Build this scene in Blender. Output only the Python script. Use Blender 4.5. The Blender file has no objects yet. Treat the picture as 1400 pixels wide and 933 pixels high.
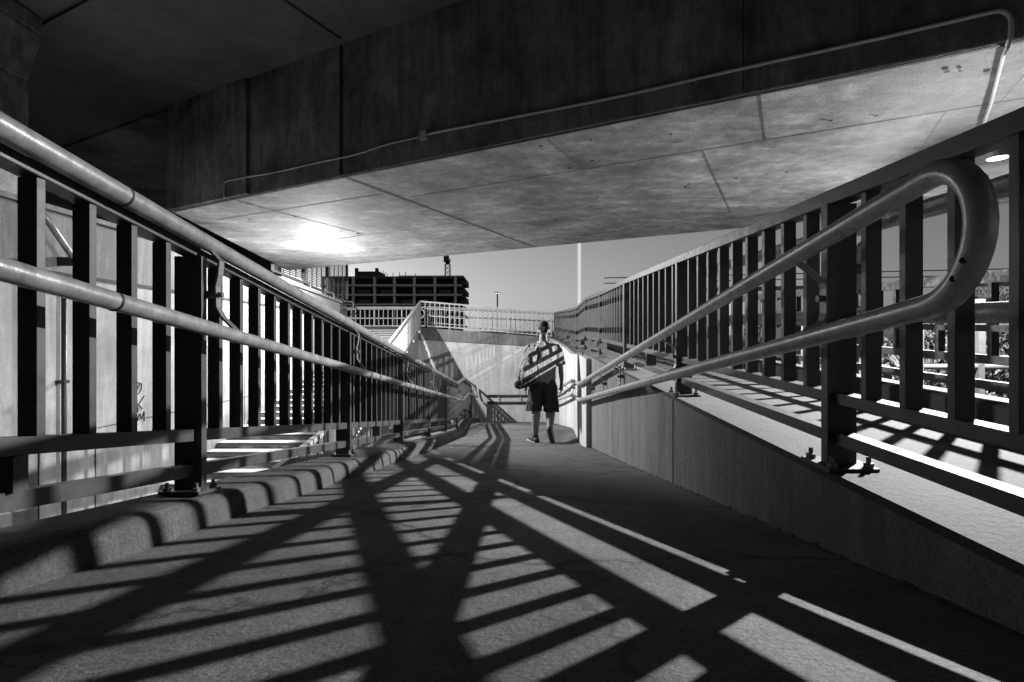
import bpy, bmesh, math, random
from mathutils import Vector, Matrix
random.seed(7)
S = bpy.context.scene
COL = S.collection
R = math.radians

# ------------------------------------------------------------------ helpers
def lerp(a, b, t): return a + (b - a) * t
def interp(tab, y):
    if y <= tab[0][0]:
        (a, b), (c, d) = tab[0], tab[1]
    elif y >= tab[-1][0]:
        (a, b), (c, d) = tab[-2], tab[-1]
    else:
        for i in range(len(tab) - 1):
            if tab[i][0] <= y <= tab[i + 1][0]:
                (a, b), (c, d) = tab[i], tab[i + 1]; break
    return b + (d - b) * (y - a) / (c - a)

class MB:
    def __init__(s): s.v = []; s.f = []
    def add(s, vs, fs):
        n = len(s.v); s.v += [tuple(v) for v in vs]; s.f += [tuple(i + n for i in f) for f in fs]
        return s
    def hexa(s, c):          # 8 corners: bottom 4 (ccw), top 4
        return s.add(c, [(3, 2, 1, 0), (4, 5, 6, 7), (0, 1, 5, 4), (1, 2, 6, 5), (2, 3, 7, 6), (3, 0, 4, 7)])
    def box(s, x0, x1, y0, y1, z0, z1):
        return s.hexa([(x0, y0, z0), (x1, y0, z0), (x1, y1, z0), (x0, y1, z0), (x0, y0, z1), (x1, y0, z1), (x1, y1, z1), (x0, y1, z1)])
    def bar(s, a, b, w, h, up=Vector((0, 0, 1)), side=None):   # bar from a to b, w sideways, h upward
        a = Vector(a); b = Vector(b); d = (b - a).normalized()
        sd = d.cross(up)
        if sd.length < 1e-4: sd = Vector((1, 0, 0))
        sd.normalize(); u = sd.cross(d).normalized()
        sd = sd * w / 2; u = u * h / 2
        return s.hexa([a - sd - u, a + sd - u, b + sd - u, b - sd - u, a - sd + u, a + sd + u, b + sd + u, b - sd + u])
    def tube(s, pts, r, n=12, cap=True):
        pts = [Vector(p) for p in pts]
        rs = r if isinstance(r, (list, tuple)) else [r] * len(pts)
        rings = []; prev = None
        for i, p in enumerate(pts):
            if i == 0: d = pts[1] - p
            elif i == len(pts) - 1: d = p - pts[-2]
            else: d = (pts[i + 1] - p).normalized() + (p - pts[i - 1]).normalized()
            d.normalize()
            if prev is None:
                u = d.cross(Vector((0, 0, 1)))
                if u.length < .05: u = d.cross(Vector((1, 0, 0)))
            else:
                u = prev - d * prev.dot(d)
            u.normalize(); prev = u; w = d.cross(u)
            rings.append([p + (u * math.cos(2 * math.pi * k / n) + w * math.sin(2 * math.pi * k / n)) * rs[i] for k in range(n)])
        return s.loft(rings, cap)
    def loft(s, rings, cap=True):
        n = len(rings[0]); vs = [v for r in rings for v in r]; fs = []
        for i in range(len(rings) - 1):
            for k in range(n):
                a = i * n + k; b = i * n + (k + 1) % n
                fs.append((a, b, b + n, a + n))
        if cap:
            fs.append(tuple(reversed(range(n)))); fs.append(tuple(range((len(rings) - 1) * n, len(rings) * n)))
        return s.add(vs, fs)
    def capsule(s, pts, rs, n=14):     # rounded ends
        pts = [Vector(p) for p in pts]
        d0 = (pts[0] - pts[1]).normalized(); d1 = (pts[-1] - pts[-2]).normalized()
        P = [pts[0] + d0 * rs[0] * .92, pts[0] + d0 * rs[0] * .6] + pts + [pts[-1] + d1 * rs[-1] * .6, pts[-1] + d1 * rs[-1] * .92]
        Q = [rs[0] * .35, rs[0] * .8] + list(rs) + [rs[-1] * .8, rs[-1] * .35]
        return s.tube(P, Q, n)
    def ell(s, c, rx, ry, rz, n=16, m=10):
        c = Vector(c); rings = []
        for i in range(1, m):
            t = math.pi * i / m
            rings.append([c + Vector((rx * math.sin(t) * math.cos(2 * math.pi * k / n), ry * math.sin(t) * math.sin(2 * math.pi * k / n), -rz * math.cos(t))) for k in range(n)])
        return s.loft(rings)
    def build(s, name, mat, parent=None, smooth=False, bevel=0):
        me = bpy.data.meshes.new(name); me.from_pydata(s.v, [], s.f); me.validate(); me.update()
        bm = bmesh.new(); bm.from_mesh(me); bmesh.ops.recalc_face_normals(bm, faces=bm.faces); bm.to_mesh(me); bm.free()
        if smooth:
            for p in me.polygons: p.use_smooth = True
        me.materials.append(mat)
        o = bpy.data.objects.new(name, me); COL.objects.link(o)
        if parent:
            o.parent = parent
            o.location = -parent.location if parent.get('_root') else (0, 0, 0)
        if bevel:
            b = o.modifiers.new('bevel', 'BEVEL'); b.width = bevel; b.segments = 2; b.limit_method = 'ANGLE'
        return o

def tag(o, label=None, cat=None, group=None, kind=None):
    if label: o['label'] = label
    if cat: o['category'] = cat
    if group: o['group'] = group
    if kind: o['kind'] = kind
    return o
def thing(name, label, cat, loc=(0, 0, 0), group=None):
    o = bpy.data.objects.new(name, None); COL.objects.link(o); o.location = loc; o.empty_display_size = .1
    o['_root'] = 1
    return tag(o, label, cat, group)
def struct(o): o['kind'] = 'structure'; return o
def copy_thing(root, delta, label=None):
    c = root.copy(); COL.objects.link(c); c.location = root.location + Vector(delta)
    if label: c['label'] = label
    for ch in list(root.children):
        k = ch.copy(); COL.objects.link(k); k.parent = c
        for g in list(ch.children):
            q = g.copy(); COL.objects.link(q); q.parent = k
    return c

# ------------------------------------------------------------------ materials (a monochrome place)
def nodes(name):
    m = bpy.data.materials.new(name); m.use_nodes = True; nt = m.node_tree
    return m, nt, nt.nodes['Principled BSDF'], nt.nodes.new, nt.links.new
def g(v): return (v, v, v, 1)
def ramp(N, L, src, stops):
    r = N('ShaderNodeValToRGB'); el = r.color_ramp.elements
    while len(el) < len(stops): el.new(.5)
    for e, (p, v) in zip(el, stops): e.position = p; e.color = g(v)
    L(src, r.inputs[0]); return r.outputs[0]
def noise(N, L, vec, scale, detail=6, rough=.6, dist=0):
    n = N('ShaderNodeTexNoise'); n.inputs['Scale'].default_value = scale; n.inputs['Detail'].default_value = detail
    n.inputs['Roughness'].default_value = rough; n.inputs['Distortion'].default_value = dist
    L(vec, n.inputs['Vector']); return n.outputs['Fac']
def mul(N, L, a, b):
    m = N('ShaderNodeMix'); m.data_type = 'RGBA'; m.blend_type = 'MULTIPLY'; m.inputs[0].default_value = 1
    L(a, m.inputs[6]); L(b, m.inputs[7]); return m.outputs[2]
def mapping(N, L, sc=(1, 1, 1), rot=(0, 0, 0)):
    tc = N('ShaderNodeTexCoord'); mp = N('ShaderNodeMapping'); mp.inputs['Scale'].default_value = sc; mp.inputs['Rotation'].default_value = rot
    L(tc.outputs['Object'], mp.inputs[0]); return mp.outputs[0]

def concrete(name, base=.3, big=.35, fine=.25, streak=0, bump=.3, rough=.85, speck=.0, board=0, pits=True, patches=False):
    m, nt, P, N, L = nodes(name)
    v = mapping(N, L)
    a = ramp(N, L, noise(N, L, v, 1.1, 8, .65, .4), [(.3, base * (1 - big)), (.7, base * (1 + big * .6))])
    b = ramp(N, L, noise(N, L, v, 9, 8, .7), [(.25, 1 - fine), (.75, 1.0)])
    c = mul(N, L, a, b)
    d = ramp(N, L, noise(N, L, v, 120, 3, .7), [(.3, .5), (.7, 1.3)])
    c = mul(N, L, c, d)
    if streak:
        vs = mapping(N, L, (1.9, 1.9, .22))
        s = ramp(N, L, noise(N, L, vs, 3.2, 7, .7, 1.2), [(.34, 1 - streak), (.62, 1.0)])
        c = mul(N, L, c, s)
    if board:
        vb = mapping(N, L, (.5, 6, 6), (0, 0, R(28)))
        s = ramp(N, L, noise(N, L, vb, 1.0, 5, .6, .2), [(.35, 1 - board), (.65, 1.08)])
        c = mul(N, L, c, s)
    if patches:
        vp = mapping(N, L, (.9, 1.7, 1), (0, 0, R(-28)))
        c = mul(N, L, c, ramp(N, L, noise(N, L, vp, 2.4, 4, .55, .5), [(.40, .88), (.54, 1.0), (.68, 1.45)]))
        c = mul(N, L, c, ramp(N, L, noise(N, L, v, .9, 9, .8, 1.5), [(.3, .55), (.42, 1.0)]))
    if speck:
        s = ramp(N, L, noise(N, L, v, 420, 1, .5), [(.30, 1 - speck), (.5, 1.0), (.72, 1 + speck)])
        c = mul(N, L, c, s)
    if pits:
        vo = N('ShaderNodeTexVoronoi'); vo.inputs['Scale'].default_value = 11; L(v, vo.inputs['Vector'])
        s = ramp(N, L, vo.outputs['Distance'], [(.035, .35), (.07, 1.0)])
        c = mul(N, L, c, s)
    L(c, P.inputs['Base Color']); P.inputs['Roughness'].default_value = rough
    bp = N('ShaderNodeBump'); bp.inputs['Strength'].default_value = bump; bp.inputs['Distance'].default_value = .01
    L(noise(N, L, v, 45, 8, .7), bp.inputs['Height']); L(bp.outputs[0], P.inputs['Normal'])
    return m

def add_cracks(m):
    nt = m.node_tree; P = nt.nodes['Principled BSDF']; N = nt.nodes.new; L = nt.links.new
    src = P.inputs['Base Color'].links[0].from_socket
    tc = N('ShaderNodeTexCoord'); nz = N('ShaderNodeTexNoise'); nz.inputs['Scale'].default_value = 2.5; nz.inputs['Detail'].default_value = 8; nz.inputs['Roughness'].default_value = .65; L(tc.outputs['Object'], nz.inputs['Vector'])
    mx = N('ShaderNodeMix'); mx.data_type = 'RGBA'; mx.inputs[0].default_value = .35; L(tc.outputs['Object'], mx.inputs[6]); L(nz.outputs['Color'], mx.inputs[7])
    vo = N('ShaderNodeTexVoronoi'); vo.feature = 'DISTANCE_TO_EDGE'; vo.inputs['Scale'].default_value = .75; L(mx.outputs[2], vo.inputs['Vector'])
    c = mul(N, L, src, ramp(N, L, vo.outputs['Distance'], [(.003, .3), (.009, 1)]))
    v2 = N('ShaderNodeTexVoronoi'); v2.inputs['Scale'].default_value = 3.1; L(tc.outputs['Object'], v2.inputs['Vector'])
    c = mul(N, L, c, ramp(N, L, v2.outputs['Distance'], [(.045, 1.7), (.06, 1)]))
    v3 = N('ShaderNodeTexVoronoi'); v3.inputs['Scale'].default_value = 2.3; L(tc.outputs['Object'], v3.inputs['Vector'])
    c = mul(N, L, c, ramp(N, L, v3.outputs['Distance'], [(.05, .6), (.09, 1)]))
    L(c, P.inputs['Base Color'])
def paint(name, base=.2, rough=.4, metal=0.0, wear=.3, bump=.05, scale=14):
    m, nt, P, N, L = nodes(name)
    v = mapping(N, L)
    a = ramp(N, L, noise(N, L, v, scale, 8, .7), [(.3, base * (1 - wear)), (.62, base), (.8, base * (1 + wear * .5))])
    d = ramp(N, L, noise(N, L, v, 2.2, 5, .6), [(.3, .8), (.7, 1.08)])
    L(mul(N, L, a, d), P.inputs['Base Color']); P.inputs['Metallic'].default_value = metal
    r = ramp(N, L, noise(N, L, v, 30, 6, .7), [(.3, rough * .8), (.7, min(1, rough * 1.35))]); L(r, P.inputs['Roughness'])
    bp = N('ShaderNodeBump'); bp.inputs['Strength'].default_value = bump; bp.inputs['Distance'].default_value = .004
    L(noise(N, L, v, 60, 5, .6), bp.inputs['Height']); L(bp.outputs[0], P.inputs['Normal'])
    return m
def cloth(name, base, wear=.25):
    m, nt, P, N, L = nodes(name)
    v = mapping(N, L)
    a = ramp(N, L, noise(N, L, v, 9, 5, .6), [(.3, base * (1 - wear)), (.7, base * (1 + wear * .3))])
    L(a, P.inputs['Base Color']); P.inputs['Roughness'].default_value = .9
    vf = mapping(N, L, (9, 9, 1.6))
    bp = N('ShaderNodeBump'); bp.inputs['Strength'].default_value = 1; bp.inputs['Distance'].default_value = .05
    L(noise(N, L, vf, 1.6, 3, .5, .6), bp.inputs['Height']); L(bp.outputs[0], P.inputs['Normal'])
    return m
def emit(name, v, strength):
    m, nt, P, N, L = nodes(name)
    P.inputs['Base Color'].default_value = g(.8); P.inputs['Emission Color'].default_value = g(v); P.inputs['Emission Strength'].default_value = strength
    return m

M_floor = concrete('ramp_concrete', .185, .6, .5, 0, .6, .8, speck=.35)
add_cracks(M_floor)
M_curb = concrete('curb_concrete', .105, .3, .3, 0, .6, .85, speck=.25)
M_wall = concrete('wall_concrete', .27, .25, .2, .45, .3)
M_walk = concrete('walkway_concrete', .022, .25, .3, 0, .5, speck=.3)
M_cop = concrete('coping_concrete', .075, .4, .4, 0, .5, speck=.25)
M_bright = concrete('pale_concrete', .82, .2, .2, .35, .2)
M_soff = concrete('soffit_concrete', .78, .6, .6, 0, .3, board=.12, patches=True)
M_gird = concrete('girder_concrete', .55, .8, .5, .5, .35)
M_deck = concrete('deck_concrete', .26, .35, .3, 0, .3)
M_seam = concrete('joint_dark', .025, .2, .2, 0, .1, pits=False)
M_side = concrete('side_wall_concrete', .6, .3, .25, .4, .2)
M_seamd = concrete('crumbled_mortar', .07, .6, .6, 0, .8)
M_stair = concrete('stair_concrete', .5, .2, .2, 0, .3)
M_far = concrete('far_concrete', .11, .3, .3, 0, .1, pits=False)
M_fence = paint('fence_paint', .07, .42, 0, .35)
M_rail = paint('handrail_paint', .38, .30, .2, .5, .2)
M_brack = paint('bracket_metal', .22, .4, .3, .3)
M_lit = paint('pale_rail_paint', .6, .5, 0, .15)
M_cond = paint('conduit_metal', .9, .45, 0, .15)
M_dark = paint('dark_metal', .03, .5, 0, .3)
M_mesh = paint('screen_metal', .12, .5, .2, .3)
M_ground = concrete('ground_soil', .05, .4, .4, 0, .5, .95, pits=False)
M_skin = paint('skin', .26, .55, 0, .1, .02, 30)
M_shirt = cloth('shirt_cotton', .26, .3)
M_shorts = cloth('shorts_cloth', .035, .25)
M_hair = paint('hair', .02, .7, 0, .4, .8, 120)
M_shoe = paint('shoe_leather', .03, .5, 0, .3)
M_sole = paint('shoe_rubber', .5, .6, 0, .2)
M_bag = cloth('bag_canvas', .24, .4)
M_strap = cloth('strap_webbing', .5, .1)
M_ink = paint('spray_ink', .02, .7, 0, .1)
M_housing = paint('lamp_housing', .3, .4)
M_glow = emit('lamp_glass', 1.0, 30)
M_leafA = paint('leaf_pale', .045, .6, 0, .4, .1, 6)
M_leafB = paint('leaf_dark', .05, .6, 0, .4, .1, 6)
M_bark = paint('bark', .08, .9, 0, .4, .5, 20)

# ------------------------------------------------------------------ camera
cam = bpy.data.cameras.new('camera'); co = bpy.data.objects.new('camera', cam); COL.objects.link(co)
co.location = (0, 0, 0); co.rotation_euler = (R(90), 0, 0)
F = 715.0
cam.lens = F / 1400 * 36; cam.sensor_width = 36; cam.clip_start = .05; cam.clip_end = 6000
S.camera = co

# ------------------------------------------------------------------ ramp geometry
SL = .142
def fz(x, y):        # ramp surface: falls away, has one skewed landing
    t = min(1.2, max(-.1, (1.1 - x) / 2.2))
    y1 = 7.0 + 4 * t; y2 = y1 + 1.4 + .2 * t
    return -.41 - SL * min(y, y1) - SL * max(0, y - y2)
XF = [(-2, .98), (1.6, 1.0), (4.6, 1.01), (6.1, 1.04), (7.6, 1.08), (9.1, 1.13), (10.6, 1.17), (12.1, 1.2), (13.6, 1.22), (16, 1.24)]
ZFOOT = [(-2, -.53), (1.6, -.39), (3.1, -.325), (4.6, -.255), (6.1, -.2), (7.6, -.165), (9.1, -.19), (10.6, -.1), (12.1, -.02), (13.6, .05), (16, .13)]
ZTOP = [(-2, .36), (1.6, .468), (3.1, .51), (4.6, .55), (6.1, .58), (7.6, .63), (9.1, .59), (10.6, .65), (12.1, .71), (13.6, .77), (16, .86)]
def xf(y): return interp(XF, y)
def zfoot(y): return interp(ZFOOT, y)
def ztop(y): return interp(ZTOP, y)

def frange(a, b, n): return [a + (b - a) * i / n for i in range(n + 1)]
# floor sheet
mb = MB(); ys = frange(-3, 16.2, 96); xs = frange(-1.18, 1.16, 18)
vs = [(x, y, fz(x, y)) for y in ys for x in xs]; nx = len(xs)
mb.add(vs, [(j * nx + i, j * nx + i + 1, (j + 1) * nx + i + 1, (j + 1) * nx + i) for j in range(len(ys) - 1) for i in range(nx - 1)])
struct(mb.build('ramp_floor', M_floor, smooth=True))
# joints across the ramp floor
mb = MB()
for (ya, yb) in ((8.75, 6.9), (10.4, 8.35)):
    a = Vector((-.99 if ya < 9 else -.99, 0, 0))
    n = 12; pts = []
    for i in range(n + 1):
        x = lerp(-.95, 1.0, i / n); y = lerp(8.3 + 1.67, 8.3 - 1.6, i / n) + (0 if ya < 9 else 1.6)
        pts.append((x, y))
    vs = []; fs = []
    for (x, y) in pts:
        vs += [(x, y - .012, fz(x, y - .012) + .004), (x, y + .012, fz(x, y + .012) + .004)]
    for i in range(n): fs.append((2 * i, 2 * i + 2, 2 * i + 3, 2 * i + 1))
    mb.add(vs, fs)
struct(mb.build('floor_joint', M_seam))

# left curb (rounded kerb that carries the left fence)
def curb_prof(y):
    wob = .010 * math.sin(y * 5.1) + .006 * math.sin(y * 13) + .004 * math.sin(y * 41)
    b = min(-.985, -1.14 + .042 * (y - 1.3)) + wob
    p = [(b, -.02), (b - .010, .055), (b - .018, .082), (b - .036, .1), (b - .06, .106), (-1.36, .11), (-1.40, .09), (-1.40, -.7), (-1.15, -.7)]
    return [(x, y, fz(min(-.98, x), y) + dz) for x, dz in p]
mb = MB(); mb.loft([curb_prof(y) for y in frange(-3, 16.1, 420)])
struct(mb.build('kerb', M_curb, smooth=False))

for yj in (1.12, 2.92, 4.75, 6.6):
    mb = MB(); mb.loft([[(x + .003, y, z + .003) for x, y, z in curb_prof(yy)[:6]] + [(-1.36, yy, fz(-1.1, yy) + .02), (-1.1, yy, fz(-1.1, yy) - .02)] for yy in (yj, yj + .007)])
    struct(mb.build('kerb_joint', M_seam))
# right wall under the upper walkway
def wall_prof(y):
    x = xf(y) - .05; zt = max(zfoot(y), fz(1, y) + .04)
    xo = xf(y) + 1.33
    p = [(x + .015, -3.0), (x + .0, fz(1, y) - .05), (x, zt - .01), (x + .012, zt), (xf(y) + .24, zt + .002), (xf(y) + .25, zt - .085), (xo, zt - .085), (xo, -3.0)]
    return [(a, y, b) for a, b in p]
wl = thing('retaining_wall', 'streaked concrete side wall of the ramp carrying the right fence', 'wall', (1, 1, -.8))
mb = MB(); mb.loft([wall_prof(y) for y in frange(-3, 16.0, 60)]); mb.build('wall_body', M_wall, wl)
def lower_prof(y):
    x = xf(y) - .115
    p = [(x, -3), (x, zfoot(y) - .035), (x + .06, zfoot(y) - .035), (x + .06, -3)]
    return [(a, y, b) for a, b in p]
mb = MB(); mb.loft([lower_prof(y) for y in frange(6.62, 16.0, 30)]); mb.build('wall_panel', M_bright, wl)
mb = MB()
for y in (8.2, 10.2, 12.2):
    mb.box(xf(y) - .118, xf(y) - .11, y - .006, y + .006, -2.6, zfoot(y) - .05)
mb.build('panel_joint', M_seam, wl)
for y in (3.1,):
    mb = MB(); mb.box(xf(y) - .053, xf(y) - .046, y - .005, y + .005, fz(1, y), zfoot(y) - .02); mb.build('panel_joint', M_seam, wl)
mb = MB(); sec = []; y = -.5
while y < 6.6:
    w_ = .006 + .012 * random.random() ** 2; h_ = .005 + .012 * random.random() ** 2; x = xf(y) - .052; zb = fz(1, y)
    sec.append([(x - w_, y, zb + .001), (x + .004, y, zb + h_), (x + .004, y, zb - .02)]); y += .03
mb.loft(sec); mb.build('base_seam', M_seamd, wl)
# walkway coping skin (paler)
def cop_prof(y):
    zt = max(zfoot(y), fz(1, y) + .04)
    return [(xf(y) - .056, y, zt - .02), (xf(y) - .056, y, zt + .004), (xf(y) + .235, y, zt + .006), (xf(y) + .235, y, zt - .02)]
mb = MB(); mb.loft([cop_prof(y) for y in frange(-3, 16.0, 60)]); mb.build('coping', M_cop, wl)
def wk_prof(y):
    zt = max(zfoot(y), fz(1, y) + .04) - .085
    return [(xf(y) + .255, y, zt - .02), (xf(y) + .255, y, zt + .004), (xf(y) + 1.32, y, zt + .004), (xf(y) + 1.32, y, zt - .02)]
mb = MB(); mb.loft([wk_prof(y) for y in frange(-3, 16.0, 60)]); struct(mb.build('upper_walkway', M_walk))
def ok_prof(y):
    zt = max(zfoot(y), fz(1, y) + .04) - .085; x = xf(y) + 1.33
    return [(x, y, zt - .4), (x, y, zt + .12), (x + .015, y, zt + .135), (x + .2, y, zt + .135), (x + .2, y, zt - .4)]
mb = MB(); mb.loft([ok_prof(y) for y in frange(-3, 16.0, 60)]); struct(mb.build('walkway_kerb', M_walk))

# ------------------------------------------------------------------ fences
def arc_bracket(side, top, low, post, y, ymat):
    # side=+1 on the right: bracket opens toward the ramp.  top/low: rail centres (x,z), post=(x,z)
    (xt, zt), (xl, zl) = top, low
    s = side; zm = (zt + zl) / 2
    bx = post[0] - s * .045
    pts = [(xt, zt - .02), (xt + s * .015, zt - .05), (bx - s * .004, zm + .07), (bx, zm + .045), (bx, zm - .045), (bx - s * .005, zm - .075), (xl + s * .008, zl + .03), (xl, zl + .015)]
    mb = MB()
    for a, b in zip(pts[:-1], pts[1:]):
        mb.bar((a[0], y, a[1]), (b[0], y, b[1]), .034, .008, up=Vector((0, 1, 0)) if False else Vector((1, 0, 0)) if abs(a[0] - b[0]) < 1e-4 else Vector((0, 0, 1)))
    # bolted stub to the post
    mb.tube([(bx, y, zm), (post[0], y, zm)], .017, 10)
    mb.tube([(bx - s * .02, y, zm), (bx, y, zm)], .012, 6)
    return mb

def base_plate(x, y, z, slope, s):
    mb = MB()
    mb.hexa([(x - .075, y - .075, z + .001 - slope * .075), (x + .075, y - .075, z + .001 - slope * .075), (x + .075, y + .075, z + .001 + slope * .075), (x - .075, y + .075, z + .001 + slope * .075),
             (x - .075, y - .075, z + .014 - slope * .075), (x + .075, y - .075, z + .014 - slope * .075), (x + .075, y + .075, z + .014 + slope * .075), (x - .075, y + .075, z + .014 + slope * .075)])
    return mb
def bolts(x, y, z, slope):
    out = []
    for dx in (-.055, .055):
        for dy in (-.055, .055):
            zz = z + slope * dy; mb = MB()
            c = []
            for h, r in ((.012, .014), (.027, .014), (.0275, .007), (.045, .0065)):
                c.append([(x + dx + r * math.cos(k * math.pi / 4), y + dy + r * math.sin(k * math.pi / 4), zz + h) for k in range(8)])
            mb.loft(c); out.append(mb)
    return out

def make_fence(root, X, ZF, ZT, y0, y1, pitch, npick, lowbar, upbar, bar_x, spacer_bays=(), topbar=.045, postw=.09, postd=.035, pickw=.045, pickd=.022, detail_to=9.0, thin_from=0):
    posts = []; y = y0
    while y <= y1 + .01: posts.append(y); y += pitch
    cnt = 0; rest = MB()
    for k, yp in enumerate(posts):
        x = X(yp); z0 = ZF(yp); z1 = ZT(yp)
        mb = MB(); mb.box(x - postw / 2, x + postw / 2, yp - postd / 2, yp + postd / 2, z0 + .01, z1 - topbar - .001)
        po = mb.build('post', M_fence, root, bevel=.002 if yp < detail_to else 0)
        if yp < detail_to:
            sl = (ZF(yp + .1) - ZF(yp - .1)) / .2
            b = base_plate(x, yp, z0, sl, 1).build('base_plate', M_fence, po)
            b.location = (0, 0, 0)
            for q in (bolts(x, yp, z0, sl) if yp < 4.8 else []):
                q = q.build('bolt', M_brack, po); q.location = (0, 0, 0)
    for k, (ya, yb) in enumerate(zip(posts[:-1], posts[1:])):
        for i in range(1, npick):
            yy = lerp(ya, yb, i / npick); x = X(yy)
            lo = ZF(yy) + upbar[0] + .004; hi = ZT(yy) - topbar - .001
            tgt = rest if cnt >= 99 else MB()
            pw = .018 if thin_from and yy > thin_from else pickw
            tgt.box(x - pw / 2, x + pw / 2, yy - pickd / 2, yy + pickd / 2, lo, hi)
            if cnt < 99: tgt.build('picket', M_fence, root, bevel=.0015 if yy < 4 else 0)
            cnt += 1
        e = postd / 2 + .001
        for nm, (a, b) in (('bottom_rail', lowbar), ('middle_rail', upbar)):
            w = bar_x
            mb = MB(); n = 4; sec = []
            for i in range(n + 1):
                yy = lerp(ya + e, yb - e, i / n); x = X(yy); z = ZF(yy)
                w2 = w / 2 if nm == 'bottom_rail' else pickw / 2 + .004
                sec.append([(x - w2, yy, z + a), (x + w2, yy, z + a), (x + w2, yy, z + b), (x - w2, yy, z + b)])
            mb.loft(sec); mb.build(nm, M_fence, root)
        if k in spacer_bays:
            yy = (ya + yb) / 2 if k else ya + .6 * (yb - ya); x = X(yy); z = ZF(yy)
            mb = MB(); mb.box(x - .035, x + .035, yy - .02, yy + .02, z + lowbar[1] + .001, z + upbar[0] - .001); mb.build('spacer', M_fence, root)
    if rest.v:
        o = rest.build('picket', M_fence, root); o['kind'] = 'stuff'
    # top bar
    mb = MB(); sec = []
    for yy in frange(posts[0] - .05, posts[-1] + .02, 60):
        x = X(yy); z = ZT(yy); w = .03
        sec.append([(x - w, yy, z - topbar), (x + w, yy, z - topbar), (x + w, yy, z), (x - w, yy, z)])
    mb.loft(sec); mb.build('top_rail', M_fence, root, bevel=.003)
    return posts

# ---- left fence
LXF = -1.235
def lx(y): return LXF + .004 * max(0, y - 4)
def lzf(y): return fz(-1.1, y) + .112
def lzt(y): return fz(-1.1, y) + 1.055
left = thing('ramp_fence', 'dark picket fence with two tube handrails along the left kerb of the ramp', 'fence', (LXF, 2, -.6))
posts = make_fence(left, lx, lzf, lzt, .18, 16.2, 1.83, 11, (.065, .112), (.2, .245), .045, (0, 2, 4, 6), topbar=.035, postw=.105, pickw=.05, pickd=.026)
def lrail(dx, h, r, name, y0=-.2, y1=15.6):
    pts = [(lx(y) + dx, y, fz(-1.1, y) + h) for y in frange(y0, y1, 70)]
    return pts
pt = lrail(.062, 1.072, .03, 't'); pl = lrail(.17, .715, .025, 'l')
end = []
(xa, ya, za), (xb, yb, zb) = pt[-1], pl[-1]
for i in range(1, 8):
    t = math.pi * i / 8; c = (za + zb) / 2; rr = (za - zb) / 2
    end.append((lerp(xa, xb, i / 8), ya + .14 * math.sin(t), c + rr * math.cos(t)))
MB().tube(pt + end, .0305, 20).build('handrail', M_rail, left, smooth=True)
MB().tube(pl, .0255, 20).build('handrail', M_rail, left, smooth=True)
for yy, px_, h, rr in ((1.58, .062, 1.072, .0305), (1.4, .17, .715, .0255), (5.3, .062, 1.072, .0305), (5.2, .17, .715, .0255)):
    p0 = Vector((lx(yy) + px_, yy - .004, fz(-1.1, yy - .004) + h)); p1 = Vector((lx(yy) + px_, yy + .004, fz(-1.1, yy + .004) + h))
    MB().tube([p0, p1], rr + .0016, 20).build('sleeve_joint', M_dark, left, smooth=True)
for k, yp in enumerate(posts):
    if yp > 15.5 or yp < 1: continue
    y = yp + .03
    arc_bracket(-1, (lx(y) + .075, fz(-1.1, y) + 1.045), (lx(y) + .165, fz(-1.1, y) + .72), (lx(y) + .05, 0), y, None).build('rail_bracket', M_brack, left) if False else None
    zt = fz(-1.1, y) + 1.04; zl = fz(-1.1, y) + .72; zm = (zt + zl) / 2; x0 = lx(y)
    mb = MB()
    pts = [(x0 + .075, zt - .01), (x0 + .14, zt - .055), (x0 + .105, zm + .055), (x0 + .1, zm + .02), (x0 + .1, zm - .045), (x0 + .125, zm - .085), (x0 + .17, zl + .012)]
    pts = [(x0 + .055, zt + .02), (x0 + .10, zt - .03), (x0 + .095, zt - .085), (x0 + .085, zm + .03), (x0 + .088, zm - .05), (x0 + .11, zm - .09), (x0 + .17, zl + .012)]
    for a, b in zip(pts[:-1], pts[1:]):
        mb.bar((a[0], y, a[1]), (b[0], y, b[1]), .008, .034, up=Vector((0, 1, 0)))
    mb.tube([(x0 + .03, y, zm), (x0 + .088, y, zm)], .016, 10); mb.tube([(x0 + .088, y, zm), (x0 + .108, y, zm)], .011, 6)
    mb.build('rail_bracket', M_brack, left, smooth=False)

# ---- right fence
right = thing('ramp_fence', 'dark picket fence on the right wall coping with a looped tube handrail', 'fence', (1, 1.6, -.39))
RX = lambda y: xf(y) + .012
rposts = make_fence(right, RX, zfoot, ztop, .14, 16.0, 1.48, 10, (.075, .112), (.2, .232), .05, (2, 4, 6, 8), thin_from=8.6)
HX = [(0, .875), (1.0, .88), (7.0, .90), (16, .93)]
HU = [(1.0, .362), (7.0, -.575), (7.95, -.60), (16, -1.75)]
HLo = [(1.0, .088), (7.0, -.79), (7.95, -.815), (16, -1.96)]
hu = [(interp(HX, y), y, interp(HU, y)) for y in frange(15.8, 1.10, 80)]
hl = [(interp(HX, y), y, interp(HLo, y)) for y in frange(1.10, 15.8, 80)]
u = []; zc = (hu[-1][2] + hl[0][2]) / 2; rr = (hu[-1][2] - hl[0][2]) / 2
for i in range(1, 16):
    t = math.pi * i / 16
    u.append((.88, 1.10 - .118 * math.sin(t) , zc + rr * math.cos(t) + .142 * .118 * math.sin(t)))
M_rail2 = paint('looped_rail_glare', .62, .28, .15, .35, .12)  # paler than the other handrails; lamp glare put into the colour
MB().tube(hu + u + hl, .0265, 20).build('handrail', M_rail2, right, smooth=True)
for (dy, dz) in ((.0, 0), (.022, -.032)):
    p = Vector((.862, .998 + dy, zc - rr * .42 + dz)); MB().tube([p, p + Vector((-.008, -.008, 0))], .0065, 10).build('screw_hole', M_dark, right)
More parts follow.
